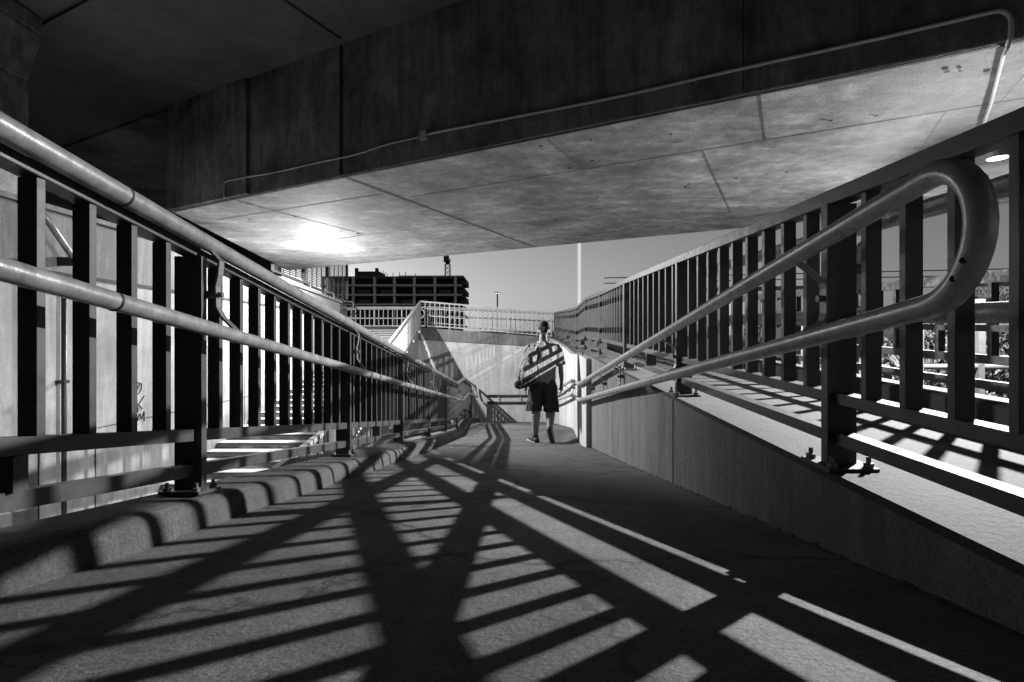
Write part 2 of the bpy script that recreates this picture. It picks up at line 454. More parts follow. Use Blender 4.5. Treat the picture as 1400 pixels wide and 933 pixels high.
for off in (.10, .39):
    MB().tube([(RX(y) + .125, y, ztop(y) - off) for y in frange(.2, 15.8, 60)], .026, 14).build('handrail', M_rail, right, smooth=True)
for yp in rposts:
    x0 = RX(yp) + .05; x1 = RX(yp) + .125; za = ztop(yp) - .10; zb = ztop(yp) - .39; zm = (za + zb) / 2
    mb = MB(); P = [(x1, za - .02), (x0 + .02, za - .07), (x0 + .02, zb + .08), (x1, zb + .02)]
    for a, b in zip(P[:-1], P[1:]): mb.bar((a[0], yp, a[1]), (b[0], yp, b[1]), .008, .034, up=Vector((0, 1, 0)))
    mb.tube([(x0 - .01, yp, zm), (x0 + .02, yp, zm)], .016, 8); mb.build('rail_bracket', M_brack, right)
def rbrk(y, wx):
    xr = interp(HX, y); zt = interp(HU, y); zl = interp(HLo, y); zm = (zt + zl) / 2
    xo = min(xr + .085, wx - .03)
    pts = [(xr, zt - .02), (xr + .035, zt - .045), (xo - .004, zm + .05), (xo, zm + .03), (xo, zm - .045), (xo - .008, zm - .07), (xr + .008, zl + .02)]
    mb = MB()
    for a, b in zip(pts[:-1], pts[1:]):
        mb.bar((a[0], y, a[1]), (b[0], y, b[1]), .008, .034, up=Vector((0, 1, 0)))
    mb.tube([(xo, y, zm), (wx, y, zm)], .017, 10); mb.tube([(xo - .022, y, zm), (xo, y, zm)], .011, 6)
    mb.build('rail_bracket', M_brack, right)
for y in (1.62, 3.1): rbrk(y, RX(y) - .01)
for y in (4.5, 5.4, 6.3): rbrk(y, xf(y) - .05)
for y in frange(7.2, 15.4, 9): rbrk(y, xf(y) - .115)

# ---- outer fence of the upper walkway
M_outer = paint('outer_fence_paint', .022, .5, 0, .35)
outer = thing('walkway_fence', 'dark low fence on the outer kerb of the upper walkway, behind the right fence', 'fence', (2.4, 1.6, -.3))
OX = lambda y: xf(y) + 1.43
OZ = lambda y: zfoot(y) + .05
OT = lambda y: zfoot(y) + .69
oposts = []; y = .5
while y < 16: oposts.append(y); y += 1.9
for k, yp in enumerate(oposts):
    MB().box(OX(yp) - .03, OX(yp) + .03, yp - .03, yp + .03, OZ(yp), OT(yp)).build('post', M_outer, outer)
for nm, h, w in (('rail', .07, .045), ('rail', .20, .045), ('rail', .36, .035), ('rail', .62, .06)):
    mb = MB(); mb.loft([[(OX(y) - .02, y, OZ(y) + h - w / 2), (OX(y) + .02, y, OZ(y) + h - w / 2), (OX(y) + .02, y, OZ(y) + h + w / 2), (OX(y) - .02, y, OZ(y) + h + w / 2)] for y in frange(.4, 15.9, 40)])
    mb.build(nm, M_outer, outer)
y = .5; n = 0
while y < 15.8:
    if min(abs(y - p) for p in oposts) > .08 and n < 98:
        MB().box(OX(y) - .02, OX(y) + .02, y - .012, y + .012, OZ(y) + .22, OZ(y) + .594).build('picket', M_outer, outer); n += 1
    y += .165

# ------------------------------------------------------------------ bridge overhead
BD = Vector((-.883, .470, 0)); BN = Vector((.470, .883, 0)); BO = Vector((0, 4.44, 0)); ZS = 1.70; ZU = 3.04
def bp(s, n, z): return BO + BD * s + BN * n + Vector((0, 0, z))
bridge = thing('bridge_girder', 'wide stained concrete bridge girder crossing above the ramp', 'bridge', (0, 4.44, 1.7))
c = [bp(-16, 0, ZS), bp(-16, 4.63, ZS), bp(8.58, 4.63, ZS), bp(5.05, 0, ZS)]
mb = MB(); mb.hexa([p for p in c] + [p + Vector((0, 0, 2.6)) for p in c]); mb.build('girder_body', M_gird, bridge)
mb = MB(); c2 = [bp(-16, .012, ZS - .006), bp(-16, 4.62, ZS - .006), bp(8.53, 4.62, ZS - .006), bp(5.03, .012, ZS - .006)]
mb.hexa([p for p in c2] + [p + Vector((0, 0, .004)) for p in c2]); mb.build('soffit', M_soff, bridge)
def strip(a, b, w, z, name='joint', mat=M_seam):
    MB().bar(Vector((a[0], a[1], z)), Vector((b[0], b[1], z)), w, .001).build(name, mat, bridge)
zz = ZS - .0068
s0 = 1.985
strip(bp(s0, .02, 0), bp(s0, 4.6, 0), .03, zz)
M_fine = concrete('fine_joint', .22, .4, .4, 0, .1, pits=False)
for s in (-1.4, -3.1): strip(bp(s, 1.0, 0), bp(s, 3.6, 0), .005, zz, mat=M_fine)
strip(bp(1.9, .95, 0), bp(-5.6, 1.0, 0), .008, zz, mat=M_fine); strip(bp(-.3, .05, 0), bp(-.3, .95, 0), .008, zz, mat=M_fine); strip(bp(-1.9, .05, 0), bp(-1.9, .98, 0), .008, zz, mat=M_fine); strip(bp(-3.4, .05, 0), bp(-3.4, .98, 0), .008, zz, mat=M_fine)
strip(bp(1.8, 4.0, 0), bp(-4, 3.8, 0), .012, zz); strip(bp(4.8, 2.4, 0), bp(2.05, 2.3, 0), .006, zz)
strip(bp(5.0, .6, 0), bp(2.05, .7, 0), .006, zz)
# vertical joint and raised panel on the girder face
mb = MB(); a = bp(s0, -.004, ZS + .01); mb.bar(a, a + Vector((0, 0, 1.33)), .004, .035, up=BD); mb.build('joint', M_seam, bridge)
for s in (-1.8,): 
    mb = MB(); a = bp(s, -.002, ZS + .01); mb.bar(a, a + Vector((0, 0, 1.33)), .004, .006, up=BD); mb.build('joint', M_seam, bridge)
mb = MB(); mb.hexa([bp(3.45, -.04, ZS + .002), bp(3.45, -.001, ZS + .002), bp(5.05, -.001, ZS + .002), bp(5.05, -.04, ZS + .002)] + [bp(3.45, -.04, ZU), bp(3.45, -.001, ZU), bp(5.05, -.001, ZU), bp(5.05, -.04, ZU)]); mb.build('face_panel', M_gird, bridge)
# drip groove lip along near soffit edge
mb = MB(); mb.bar(bp(-16, .03, ZS - .011), bp(5.0, .03, ZS - .011), .03, .006); mb.build('drip_edge', M_seam, bridge)
# small tie holes in the soffit
mb = MB()
for i in range(34):
    p = bp(random.uniform(-6, 4.6), random.choice([.25, .45, .8, 2.0, 3.3]) + random.uniform(-.06, .06), ZS - .0088)
    MB().tube([p, p - Vector((0, 0, .002))], random.uniform(.008, .02), 8).build('tie_hole', M_seam, bridge)

deck = thing('upper_deck', 'flat dark concrete deck soffit above the near end of the ramp', 'bridge', (0, 0, 3.1))
mb = MB(); q = [(-14, -7, ZU), (12, -7, ZU), tuple(bp(-13.5, -.002, ZU)), tuple(bp(16, -.002, ZU))]
q = [Vector((-14, -30.0, ZU)), Vector((12, -30.0, ZU)), Vector((12, 4.44 - 12 * .5323 - .01, ZU)), Vector((-14, 4.44 + 14 * .5323 - .01, ZU))]  # carried far back behind the camera to cut sky light
mb.hexa(q + [p + Vector((0, 0, .7)) for p in q]); mb.build('deck_slab', M_deck, deck)
mb = MB()
def zst(u_, v_):
    t = ZU * F / (466 - v_); return Vector(((u_ - 700) / F * t, t, ZU - .003))
a = zst(466, 52); b = zst(390, 0); mb.bar(a, a + (b - a) * 3.2, .035, .004); mb.build('joint', M_seam, deck)
mb = MB(); a = zst(62, 30); b = zst(130, -6); d = (b - a).normalized(); mb.bar(a - d * 1.2, a + d * 6, .02, .05); mb.build('edge_lip', M_deck, deck)
cap = MB(); cap.hexa([Vector(p) for p in ((-14, 11.9, 3.02), (-4.6, 6.9, 3.02), (-5.6, 14, 3.02), (-14, 14, 3.02), (-14, 11.9, 4.4), (-4.6, 6.9, 4.4), (-5.6, 14, 4.4), (-14, 14, 4.4))])
cap.build('sky_block_slab', M_gird, deck); MB().box(-14, -6.3, 14.01, 14.3, -3, 4.4).build('sky_block_wall', M_far, deck)  # slab and wall added to shut sky light out of the left void
ab = MB(); ab.box(-15, -13.9, -30, 30, -3, 4.5).box(-13.9, 12, -30, -29, -3, 3.02); tag(ab.build('sky_blocker', M_far), 'added dark concrete walls shutting out the sky at the far left and behind the camera', 'sky_blocker')  # walls added to block sky light from the left and behind

# pier at the upper left
pier = thing('bridge_pier', 'grey concrete column with flared head at the upper left', 'column', (-5.1, 4.7, -2.7))
mb = MB(); mb.box(-5.6, -4.53, 4.4, 4.9, -2.8, 2.42); mb.build('shaft', M_gird, pier)
mb = MB(); mb.hexa([(-5.6, 4.4, 2.422), (-4.53, 4.4, 2.422), (-4.53, 4.9, 2.422), (-5.6, 4.9, 2.422), (-5.72, 4.36, 2.86), (-4.41, 4.36, 2.86), (-4.41, 4.92, 2.86), (-5.72, 4.92, 2.86)])
mb.box(-5.72, -4.41, 4.36, 4.92, 2.862, 3.03); mb.build('column_head', M_gird, pier, bevel=.02)

# conduits on the girder
def face(u_, v_, off=.02):
    r = (u_ - 700) / F; y = 4.44 / (1 + .5323 * r); p = Vector((r * y, y, (466 - v_) / F * y)); return p - BN * off
def soff(u_, v_, off=.022):
    z = ZS - off; y = z * F / (466 - v_); return Vector(((u_ - 700) / F * y, y, z))
L2 = Vector((4.20, 4.52, 0)); L1 = Vector((-3.42, 9.40, 0))
def smooth_pts(pts, it=2):
    for _ in range(it):
        o = [pts[0]]
        for a, b in zip(pts[:-1], pts[1:]): o += [a.lerp(b, .2), a.lerp(b, .8)]
        pts = o + [pts[-1]]
    return pts
c1 = thing('cable_conduit', 'long pale cable conduit running across the dark girder face to the right lamp', 'conduit', face(580, 186))
P = [face(600, 181), face(700, 162), face(850, 133), face(1000, 98), face(1200, 55), face(1340, 22), face(1368, 16), face(1381, 26), face(1380, 52)]
P = [face(580, 186)] + P
P += [face(1378, 60)]
pp = smooth_pts(P); pp.append(face(1376, 64.5)); 
MB().tube(pp, .013, 8).build('pipe', M_cond, c1, smooth=True)
MB().tube([face(1376, 66, .02), soff(1372, 75), soff(1355, 140), soff(1339, 186), Vector((3.8, 4.4, ZS - .022)), Vector((L2.x - .09, L2.y, ZS - .022))], .011, 8).build('pipe', M_cond, c1, smooth=True)
p = face(581, 186, .02); mb = MB(); mb.bar(p + BD * .035, p - BD * .035, .035, .075); mb.build('junction_box', M_cond, c1)
c3 = thing('cable_conduit', 'thin pale conduit from the junction box down the girder to the left lamp', 'conduit', face(450, 217))
P = [face(575, 188), face(530, 198), face(490, 212), face(440, 222), face(380, 236), face(330, 246, .055), face(314, 250, .06), face(313, 257, .06), face(313, 271.5, .06)]
MB().tube(smooth_pts(P), .009, 8).build('pipe', M_cond, c3, smooth=True)
for a_, b_ in ((soff(314, 271, .0075), soff(400, 295, .0075)), (soff(400, 295, .0075), soff(497, 320, .0075))): MB().bar(a_, b_, .014, .001).build('groove', M_seam, c3)
MB().bar(soff(495, 321, .0075), soff(452, 328, .0075), .02, .001).build('groove', M_seam, c3)
mb = MB()
for (u_, v_) in ((342, 279), (403, 296), (445, 307), (489, 319)):
    mb.bar(soff(u_ - 2, v_, .0085), soff(u_ + 2, v_ + 1, .0085), .035, .002)
mb.build('clip', M_dark, c3)

# lamps
def lamp(loc, power, label, rad=.030, skirt=0, fade_sector=None):
    t = thing('bulkhead_lamp', label, 'lamp', (loc.x, loc.y, ZS), 'lamps fixed under the girder')
    z = ZS - .0075
    MB().tube([(loc.x, loc.y, z), (loc.x, loc.y, z - .014)], [.075, .07], 24).build('housing', M_housing, t, smooth=False)
    mb = MB(); mb.ell((loc.x, loc.y, z - .042), .045, .045, .026, 20, 8); mb.build('diffuser', M_glow, t, smooth=True)
    if skirt:
        mb = MB(); n = 28
        for i in range(n):
            a0, a1 = 2 * math.pi * i / n, 2 * math.pi * (i + 1) / n
            P = [(r * math.cos(a), r * math.sin(a)) for r, a in ((.075, a0), (.081, a0), (.081, a1), (.075, a1))]
            mb.add([(loc.x + q[0], loc.y + q[1], zq) for zq in (z - skirt, z) for q in P], [(0, 1, 2, 3), (4, 7, 6, 5), (1, 5, 6, 2), (0, 3, 7, 4)])
        mb.build('soffit_shield', M_housing, t)  # added ring, keeps the bulb's upward light off the soffit
    ld = bpy.data.lights.new('bulb', 'POINT'); ld.energy = power; ld.shadow_soft_size = rad; ld.color = (1, 1, 1)
    lo = bpy.data.objects.new('bulb', ld); COL.objects.link(lo); lo.parent = t; lo.location = (0, 0, -.11)
    if fade_sector:      # added output fade by azimuth and height, dims the near ramp and soffit
        ld.use_nodes = True; nt = ld.node_tree; N = nt.nodes.new; L = nt.links.new; em = nt.nodes['Emission']
        tc = N('ShaderNodeNewGeometry'); sp = N('ShaderNodeSeparateXYZ'); L(tc.outputs['Incoming'], sp.inputs[0])
        at = N('ShaderNodeMath'); at.operation = 'ARCTAN2'; ng = N('ShaderNodeMath'); ng.operation = 'MULTIPLY'; ng.inputs[1].default_value = fade_sector[4]
        nx_ = N('ShaderNodeMath'); nx_.operation = 'MULTIPLY'; nx_.inputs[1].default_value = -fade_sector[4]
        L(sp.outputs['X'], nx_.inputs[0]); L(sp.outputs['Y'], ng.inputs[0]); L(nx_.outputs[0], at.inputs[0]); L(ng.outputs[0], at.inputs[1])
        a_, b_, c_, d_ = [R(v) for v in fade_sector[:4]]
        def step(p, q, v0, v1):
            m = N('ShaderNodeMapRange'); m.interpolation_type = 'SMOOTHSTEP'; m.inputs[1].default_value = p; m.inputs[2].default_value = q; m.inputs[3].default_value = v0; m.inputs[4].default_value = v1
            L(at.outputs[0], m.inputs[0]); return m.outputs[0]
        mx = N('ShaderNodeMath'); mx.operation = 'MAXIMUM'; L(step(a_, b_, 1, .04), mx.inputs[0]); L(step(c_, d_, 0.04, 1), mx.inputs[1])
        up = N('ShaderNodeMapRange'); up.interpolation_type = 'SMOOTHSTEP'; up.inputs[1].default_value = -.06; up.inputs[2].default_value = .04; L(sp.outputs['Z'], up.inputs[0])
        m2 = N('ShaderNodeMath'); m2.operation = 'MAXIMUM'; L(mx.outputs[0], m2.inputs[0]); L(up.outputs[0], m2.inputs[1])
        dn = N('ShaderNodeMapRange'); dn.inputs[1].default_value = -.05; dn.inputs[2].default_value = .12; dn.inputs[3].default_value = 1; dn.inputs[4].default_value = .09; L(sp.outputs['Z'], dn.inputs[0])
        m3 = N('ShaderNodeMath'); m3.operation = 'MULTIPLY'; L(step(R(105), R(135), 1, 1.0), m3.inputs[0]); L(m2.outputs[0], m3.inputs[1]); m2 = m3
        mx = N('ShaderNodeMath'); mx.operation = 'MULTIPLY'; L(m2.outputs[0], mx.inputs[0]); L(dn.outputs[0], mx.inputs[1])
        L(mx.outputs[0], em.inputs['Strength'])
    return t
lamp(L2, 3500, 'glaring lamp under the girder at the upper right, seen between the fence pickets', skirt=.113)
lamp(L1, 1900, 'round glowing lamp on the girder soffit at the left, above the stairs', fade_sector=(2, 10, 29, 40, -1))

# ------------------------------------------------------------------ stairs on the left, retaining walls
XL = -4.3
st = thing('staircase', 'broad pale concrete staircase rising away beyond the left fence', 'stairs', (-3.2, 6, -1.9))
def sx(y): return -2.8 + .06 * (16 - y) - .06
tread = .3; rise = .0684
mb = MB(); y = 16.0; z = .43; k = 0
nos = MB()
while y > 5.7:
    y2 = y - tread; z2 = z - rise
    mb.hexa([(XL, y2, z2 - 1.0), (sx(y2), y2, z2 - 1.0), (sx(y), y, z2 - 1.0), (XL, y, z2 - 1.0), (XL, y2, z2), (sx(y2), y2, z2), (sx(y), y, z2), (XL, y, z2)])
    nos.hexa([(XL + .02, y2 - .025, z2 - .012), (sx(y2) - .02, y2 - .025, z2 - .012), (sx(y2) - .02, y2 + .03, z2 - .012), (XL + .02, y2 + .03, z2 - .012), (XL + .02, y2 - .025, z2 + .005), (sx(y2) - .02, y2 - .025, z2 + .005), (sx(y2) - .02, y2 + .03, z2 + .005), (XL + .02, y2 + .03, z2 + .005)])
    y, z = y2, z2
mb.build('steps', M_stair, st); nos.build('nosing', M_cop, st)
# lower landing
struct(MB().box(XL, -1.4, -3, y - .001, z - 1, z - rise).build('lower_landing', M_stair))
# stair fence (pale, lit)
sf = thing('stair_fence', 'pale slim railing running down the right side of the stairs', 'railing', (-2.2, 8, -1.5))
def srz(y): return 1.23 - .228 * (16 - y) if y > 6.0 else -1.05 - .06 * (6 - y)
def sxx(y): return -2.8 + .06 * (16 - y)
for nm, h, w in (('top_rail', 0, .05), ('bottom_rail', -.72, .04)):
    mb = MB(); mb.loft([[(sxx(y) - .03, y, srz(y) + h - w), (sxx(y) + .03, y, srz(y) + h - w), (sxx(y) + .03, y, srz(y) + h), (sxx(y) - .03, y, srz(y) + h)] for y in frange(4.3, 16, 48)])
    mb.build(nm, M_lit, sf)
for i, yy in enumerate(frange(4.4, 15.9, 92)):
    w = .028 if i % 10 == 0 else .012
    MB().box(sxx(yy) - .02, sxx(yy) + .02, yy - w / 2, yy + w / 2, srz(yy) - (.9 if i % 10 == 0 else .72), srz(yy) - .051).build('post' if i % 10 == 0 else 'picket', M_lit, sf)

# far left wall with ledge
lw = thing('side_wall', 'tall pale concrete wall with a ledge and scrawled tag beyond the left fence', 'wall', (XL, 6, -2))
MB().box(XL - .3, XL, 2.5, 13.2, -2.6, .66).build('lower_face', M_side, lw)
def wtop(y): return 1.27 if y < 8 else 1.27 - .05 * (y - 8)
mb = MB(); mb.loft([[(XL - .3, y, .662), (XL - .035, y, .662), (XL - .035, y, wtop(y) - .05), (XL - .3, y, wtop(y) - .05)] for y in (2.5, 8, 13.2)]); mb.build('upper_face', M_wall, lw)
mb = MB(); mb.loft([[(XL - .33, y, wtop(y) - .048), (XL + .01, y, wtop(y) - .048), (XL + .01, y, wtop(y)), (XL - .33, y, wtop(y))] for y in (2.45, 8, 13.24)]); mb.build('wall_cap', M_wall, lw)
MB().box(XL - .02, XL + .02, 2.5, 10.5, .625, .655).build('ledge', M_seam, lw)
mb = MB()
for y in (3.6, 4.75, 5.4, 6.9, 8.4): mb.box(XL - .002, XL + .003, y - .006, y + .006, -2.5, .62)
mb.box(XL - .002, XL + .003, 2.6, 9, -.905, -.898); mb.build('panel_joint', M_seam, lw)
# downpipe and brace
dp = thing('drain_pipe', 'dark thin drainpipe running down in front of the left wall', 'pipe', (XL + .06, 5.0, -2))
MB().tube([(XL + .06, 4.95, .6), (XL + .06, 4.95, -2.3)], .022, 10).build('pipe', M_dark, dp, smooth=True)
MB().box(XL, XL + .09, 4.92, 4.98, -.4, -.37).build('clip', M_dark, dp)
sr = thing('sloping_stay', 'short slanted steel stay on the left wall behind the near pickets', 'pipe', (XL + .1, 4.9, .9))
MB().tube([(XL + .1, 4.55, 1.28), (XL + .1, 5.0, .80)], .028, 12).build('tube', M_rail, sr, smooth=True)
MB().box(XL - .03, XL + .12, 4.98, 5.03, .72, .80).build('foot_plate', M_dark, sr)
# scrawled tag on the wall
def ink(strokes, name, label, yc, zc_):
    mb = MB()
    for s in strokes:
        P = smooth_pts([Vector((XL + .003, yc + a, zc_ + b)) for a, b in s], 2)
        mb.tube(P, .0065, 6)
    o = mb.build(name, M_ink); tag(o, label, 'graffiti')
ink([[(-.05, .27), (-.03, .27)], [(-.05, .27), (-.05, .2)], [(.07, .23), (.0, .25), (-.04, .16), (.02, .1), (.08, .15), (.09, .24), (.03, .2), (.0, .12)],
     [(-.12, -.06), (0, .02), (.1, -.07)], [(-.1, .04), (.02, -.03), (.13, .08)], [(.0, .1), (.03, -.1)], [(.02, -.2), (.05, -.1), (.09, -.2), (.13, -.08), (.13, -.22)]], 'wall_scribble', 'spiky black scrawled tag on the pale wall, the larger left one', 5.98, -.72)
ink([[(.04, .2), (-.05, .16), (-.03, .02), (.05, .04), (.05, .14), (0, .1)], [(.05, .04), (.06, -.1), (0, -.14)], [(-.05, -.2), (.06, -.24)]], 'wall_scribble', 'thin faded curl of black scribble, the smaller tag right of the spiky one', 6.42, -.72)

# screen on the wall
scr = thing('louvre_screen', 'tall louvred metal screen standing beyond the end of the left wall', 'screen', (-5.3, 14, 1.2))
X0 = -5.3
for i, (ya, yb, zb, zt) in enumerate(((11.6, 13.3, 1.56, 3.2), (13.34, 15.0, 1.46, 3.2), (15.04, 16.8, 1.34, 3.2))):
    for yy in (ya, yb): MB().bar((X0, yy, zb), (X0, yy, zt), .06, .06).build('frame_post', M_brack, scr)
    mb = MB(); mb.bar((X0, ya + .031, zb), (X0, yb - .031, zb - .08), .05, .05); mb.build('frame_rail', M_brack, scr)
    mb = MB(); zq = zb + .04
    while zq < zt - .03: mb.bar((X0, ya + .03, zq), (X0, yb - .03, zq), .03, .012); zq += .045
    for yy in frange(ya + .15, yb - .15, 4): mb.bar((X0 + .012, yy, zb), (X0 + .012, yy, zt - .03), .02, .02)
    mb.build('louvre', M_mesh, scr)
    mb = MB(); mb.tube(smooth_pts([Vector((X0 + .02, yb - .35, zb - .1)), Vector((X0 + .3, yb - .35, zb - .1)), Vector((X0 + .32, yb - .35, zb - .3)), Vector((X0 - .1, yb - .35, zb - .3))]), .022, 8); mb.build('bracket', M_brack, scr, smooth=True)
MB().box(-5.7, -5.36, 11.0, 16.9, -2, 1.15).build('plinth', M_wall, scr)

# back wall
bw = thing('back_wall', 'smooth pale concrete wall closing the foot of the ramp', 'wall', (-.7, 16, -2.5))
def btop(x): return lerp(.42, .11, (x + 2.85) / 4.1)
mb = MB(); mb.hexa([(-2.85, 16.0, -3), (1.3, 16.0, -3), (1.3, 16.4, -3), (-2.85, 16.4, -3), (-2.85, 16.0, btop(-2.85) - .38), (1.3, 16.0, btop(1.3) - .3), (1.3, 16.4, btop(1.3) - .3), (-2.85, 16.4, btop(-2.85) - .38)]); mb.build('wall_body', M_bright, bw)
mb = MB(); mb.hexa([(-2.87, 15.93, btop(-2.85) - .378), (1.2, 15.93, btop(1.3) - .298), (1.2, 18.5, btop(1.3) - .298), (-2.87, 18.5, btop(-2.85) - .378), (-2.87, 15.93, btop(-2.85)), (1.2, 15.93, btop(1.3)), (1.2, 18.5, btop(1.3)), (-2.87, 18.5, btop(-2.85))]); mb.build('fascia', M_wall, bw)
mb = MB()
for z in (-1.66, -1.87): mb.tube([(-.75, 15.9, z), (1.0, 15.9, z)], .028, 10)
mb.build('handrail', M_dark, bw, smooth=True)
mb = MB()
for x in (-.4, .25, .8): mb.bar((x, 15.9, -1.68), (x, 15.9, -1.85), .02, .02); mb.bar((x, 15.9, -1.76), (x, 16, -1.76), .02, .02)
mb.build('rail_bracket', M_lit, bw)
mb = MB(); mb.hexa([(-2.95, 8.5, -3), (-2.85, 8.5, -3), (-2.85, 16.0, -3), (-2.95, 16.0, -3), (-2.66 - .3, 8.5, -1.7), (-2.85, 8.5, -1.7), (-2.85, 16, .1), (-2.95, 16, .1)]); 
mb.build('return_wall', M_bright, bw)

M_bfence = paint('lattice_paint', .45, .5, 0, .2)
bf = thing('back_fence', 'slim grey lattice railing on top of the back wall', 'railing', (-.7, 16, .3))
def bft(x): return lerp(1.21, .87, (x + 2.8) / 4.05)
for nm, dz, w in (('rail', 0, .045), ('rail', -.2, .02), ('rail', -.42, .02), ('rail', -.62, .02), ('rail', -.72, .03)):
    mb = MB(); mb.bar((-2.8, 15.98, bft(-2.8) + dz), (1.22, 15.98, bft(1.22) + dz), .04, w); mb.build(nm, M_bfence, bf)
for i, x in enumerate(frange(-2.8, 1.2, 27)):
    w = .035 if i % 6 == 0 else .02
    MB().box(x - w / 2, x + w / 2, 15.962, 15.998, btop(x) if i % 6 == 0 else bft(x) - .71, bft(x) - .02).build('post' if i % 6 == 0 else 'baluster', M_bfence, bf)
# handrail loop behind the lattice
def loop_rail(name, label, x0, x1, y, za, zb, n, mat, bars, slope=0.0, zlow=None):
    t = thing(name, label, 'railing', (x0, y, zb), None)
    def zz(x, z): return z + slope * (x - x0)
    r = (za - zb) / 2; zc_ = (za + zb) / 2
    P = [Vector((x0 + r, y - .04, zz(x0 + r, za)))]
    P = [Vector((x, y - .05, zz(x, za))) for x in frange(x1 - r, x0 + r, 4)]
    P += [Vector((x0 + r - r * math.sin(math.pi * i / 8), y - .05, zz(x0, zc_ + r * math.cos(math.pi * i / 8)))) for i in range(1, 8)]
    P += [Vector((x, y - .05, zz(x, zb))) for x in frange(x0 + r, x1 - r, 4)]
    P += [Vector((x1 - r + r * math.sin(math.pi * i / 8), y - .05, zz(x1, zc_ - r * math.cos(math.pi * i / 8)))) for i in range(1, 8)]
    P.append(P[0].copy())
    MB().tube(P, .026, 8, cap=False).build('handrail', mat, t, smooth=True)
    for i, x in enumerate(frange(x0, x1, bars)):
        w = .04 if i % 6 == 0 else .025
        MB().box(x - w / 2, x + w / 2, y, y + .03, zz(x, zlow), zz(x, za + .06)).build('post' if i % 6 == 0 else 'baluster', mat, t)
    for z in (za + .06, zlow + .02):
        MB().bar((x0 - .02, y + .015, zz(x0, z)), (x1 + .02, y + .015, zz(x1, z)), .035, .04).build('rail', mat, t)
    return t
loop_rail('plaza_railing', 'white railing with looped handrail at the head of the stairs', -5.7, -3.0, 18, 1.10, .78, 3, M_lit, 17, 0, .5)
loop_rail('plaza_railing', 'white railing with looped handrail showing through the lattice on the back wall', -3.1, 2.0, 19.2, 1.2, .93, 3, M_lit, 30, -.045, .52)
struct(MB().box(-12, -2.9, 16.0, 19.9, -.5, .43).build('plaza_paving', M_cop))
struct(MB().box(-2.88, 4, 18.52, 19.9, -.8, .34).build('plaza_edge', M_cop))

# ------------------------------------------------------------------ far setting
bg = MB(); bg.box(-1500, 1500, -1500, 3000, -3.4, -3.0); struct(bg.build('ground', M_ground))
emb = MB(); emb.hexa([(2.9, -6, -3), (60, -6, -3), (60, 60, -3), (2.9, 60, -3), (2.9, -6, -1.1), (60, -6, -.9), (60, 60, -.9), (2.9, 60, -.9)]); struct(emb.build('embankment', M_ground))

# building shell under construction
B = thing('building_shell', 'dark unfinished concrete building with open floors beyond the railing', 'building', (-35, 150, 0))
D = 150.0
def bx_(u_): return (u_ - 700) / F * D
def bz_(v_): return (466 - v_) / F * D
yb = D
for i, (v, th) in enumerate(((378, .5), (391, .45), (404, .45), (417, .5), (430, .5), (443, .5))):
    mb = MB(); mb.box(bx_(440), bx_(634.5 - (i % 2) * 2), yb - .6 * (i % 2), yb + 16, bz_(v) - th, bz_(v) + .1); mb.build('floor_slab', M_far, B)
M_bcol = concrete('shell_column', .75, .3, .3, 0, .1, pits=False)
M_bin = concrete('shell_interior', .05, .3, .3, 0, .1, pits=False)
for u_ in (443, 456, 470, 484, 513, 540, 567, 595, 623):
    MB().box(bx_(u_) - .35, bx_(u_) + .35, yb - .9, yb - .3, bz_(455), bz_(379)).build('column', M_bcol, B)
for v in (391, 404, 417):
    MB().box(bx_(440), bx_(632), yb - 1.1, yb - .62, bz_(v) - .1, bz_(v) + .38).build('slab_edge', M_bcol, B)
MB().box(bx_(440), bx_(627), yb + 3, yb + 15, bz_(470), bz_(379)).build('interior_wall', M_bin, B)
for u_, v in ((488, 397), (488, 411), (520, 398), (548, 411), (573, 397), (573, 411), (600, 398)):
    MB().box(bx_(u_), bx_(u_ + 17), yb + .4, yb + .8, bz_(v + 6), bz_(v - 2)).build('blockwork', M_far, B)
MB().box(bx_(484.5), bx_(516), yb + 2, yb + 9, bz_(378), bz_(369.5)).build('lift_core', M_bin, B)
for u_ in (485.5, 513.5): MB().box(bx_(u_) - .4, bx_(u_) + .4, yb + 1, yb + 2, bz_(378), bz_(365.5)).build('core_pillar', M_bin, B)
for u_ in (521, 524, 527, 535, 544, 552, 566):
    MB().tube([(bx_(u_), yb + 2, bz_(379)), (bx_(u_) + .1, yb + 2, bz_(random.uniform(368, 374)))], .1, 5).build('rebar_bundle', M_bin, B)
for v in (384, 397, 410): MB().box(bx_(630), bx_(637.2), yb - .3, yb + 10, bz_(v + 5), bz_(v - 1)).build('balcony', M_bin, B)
MB().bar((bx_(545), yb, bz_(377)), (bx_(634), yb, bz_(377)), .1, .25).build('edge_rail', M_bcol, B)
cr = thing('tower_crane', 'tower crane with dark cab rising behind the unfinished building', 'crane', (bx_(612), 172, 0))
D2 = 172.0
def cx(u_): return (u_ - 700) / F * D2
def cz(v_): return (466 - v_) / F * D2
mb = MB(); w = .8; x = cx(612)
for sx_ in (-w, w):
    for sy in (-w, w): mb.bar((x + sx_, D2 + sy, -3), (x + sx_, D2 + sy, cz(361)), .22, .22)
z = cz(400)
while z < cz(362):
    for sy in (-w, w): mb.bar((x - w, D2 + sy, z), (x + w, D2 + sy, z + 1.5), .14, .14); mb.bar((x + w, D2 + sy, z), (x - w, D2 + sy, z + 1.5), .14, .14)
    z += 1.5
mb.build('mast', M_lit, cr)
MB().hexa([(cx(609.5), D2 - 1, cz(361)), (cx(615), D2 - 1, cz(361)), (cx(615), D2 + 1, cz(361)), (cx(609.5), D2 + 1, cz(361)), (cx(610.5), D2 - 1, cz(349.5)), (cx(613.5), D2 - 1, cz(349.5)), (cx(613.5), D2 + 1, cz(349.5)), (cx(610.5), D2 + 1, cz(349.5))]).build('slewing_head', M_dark, cr)
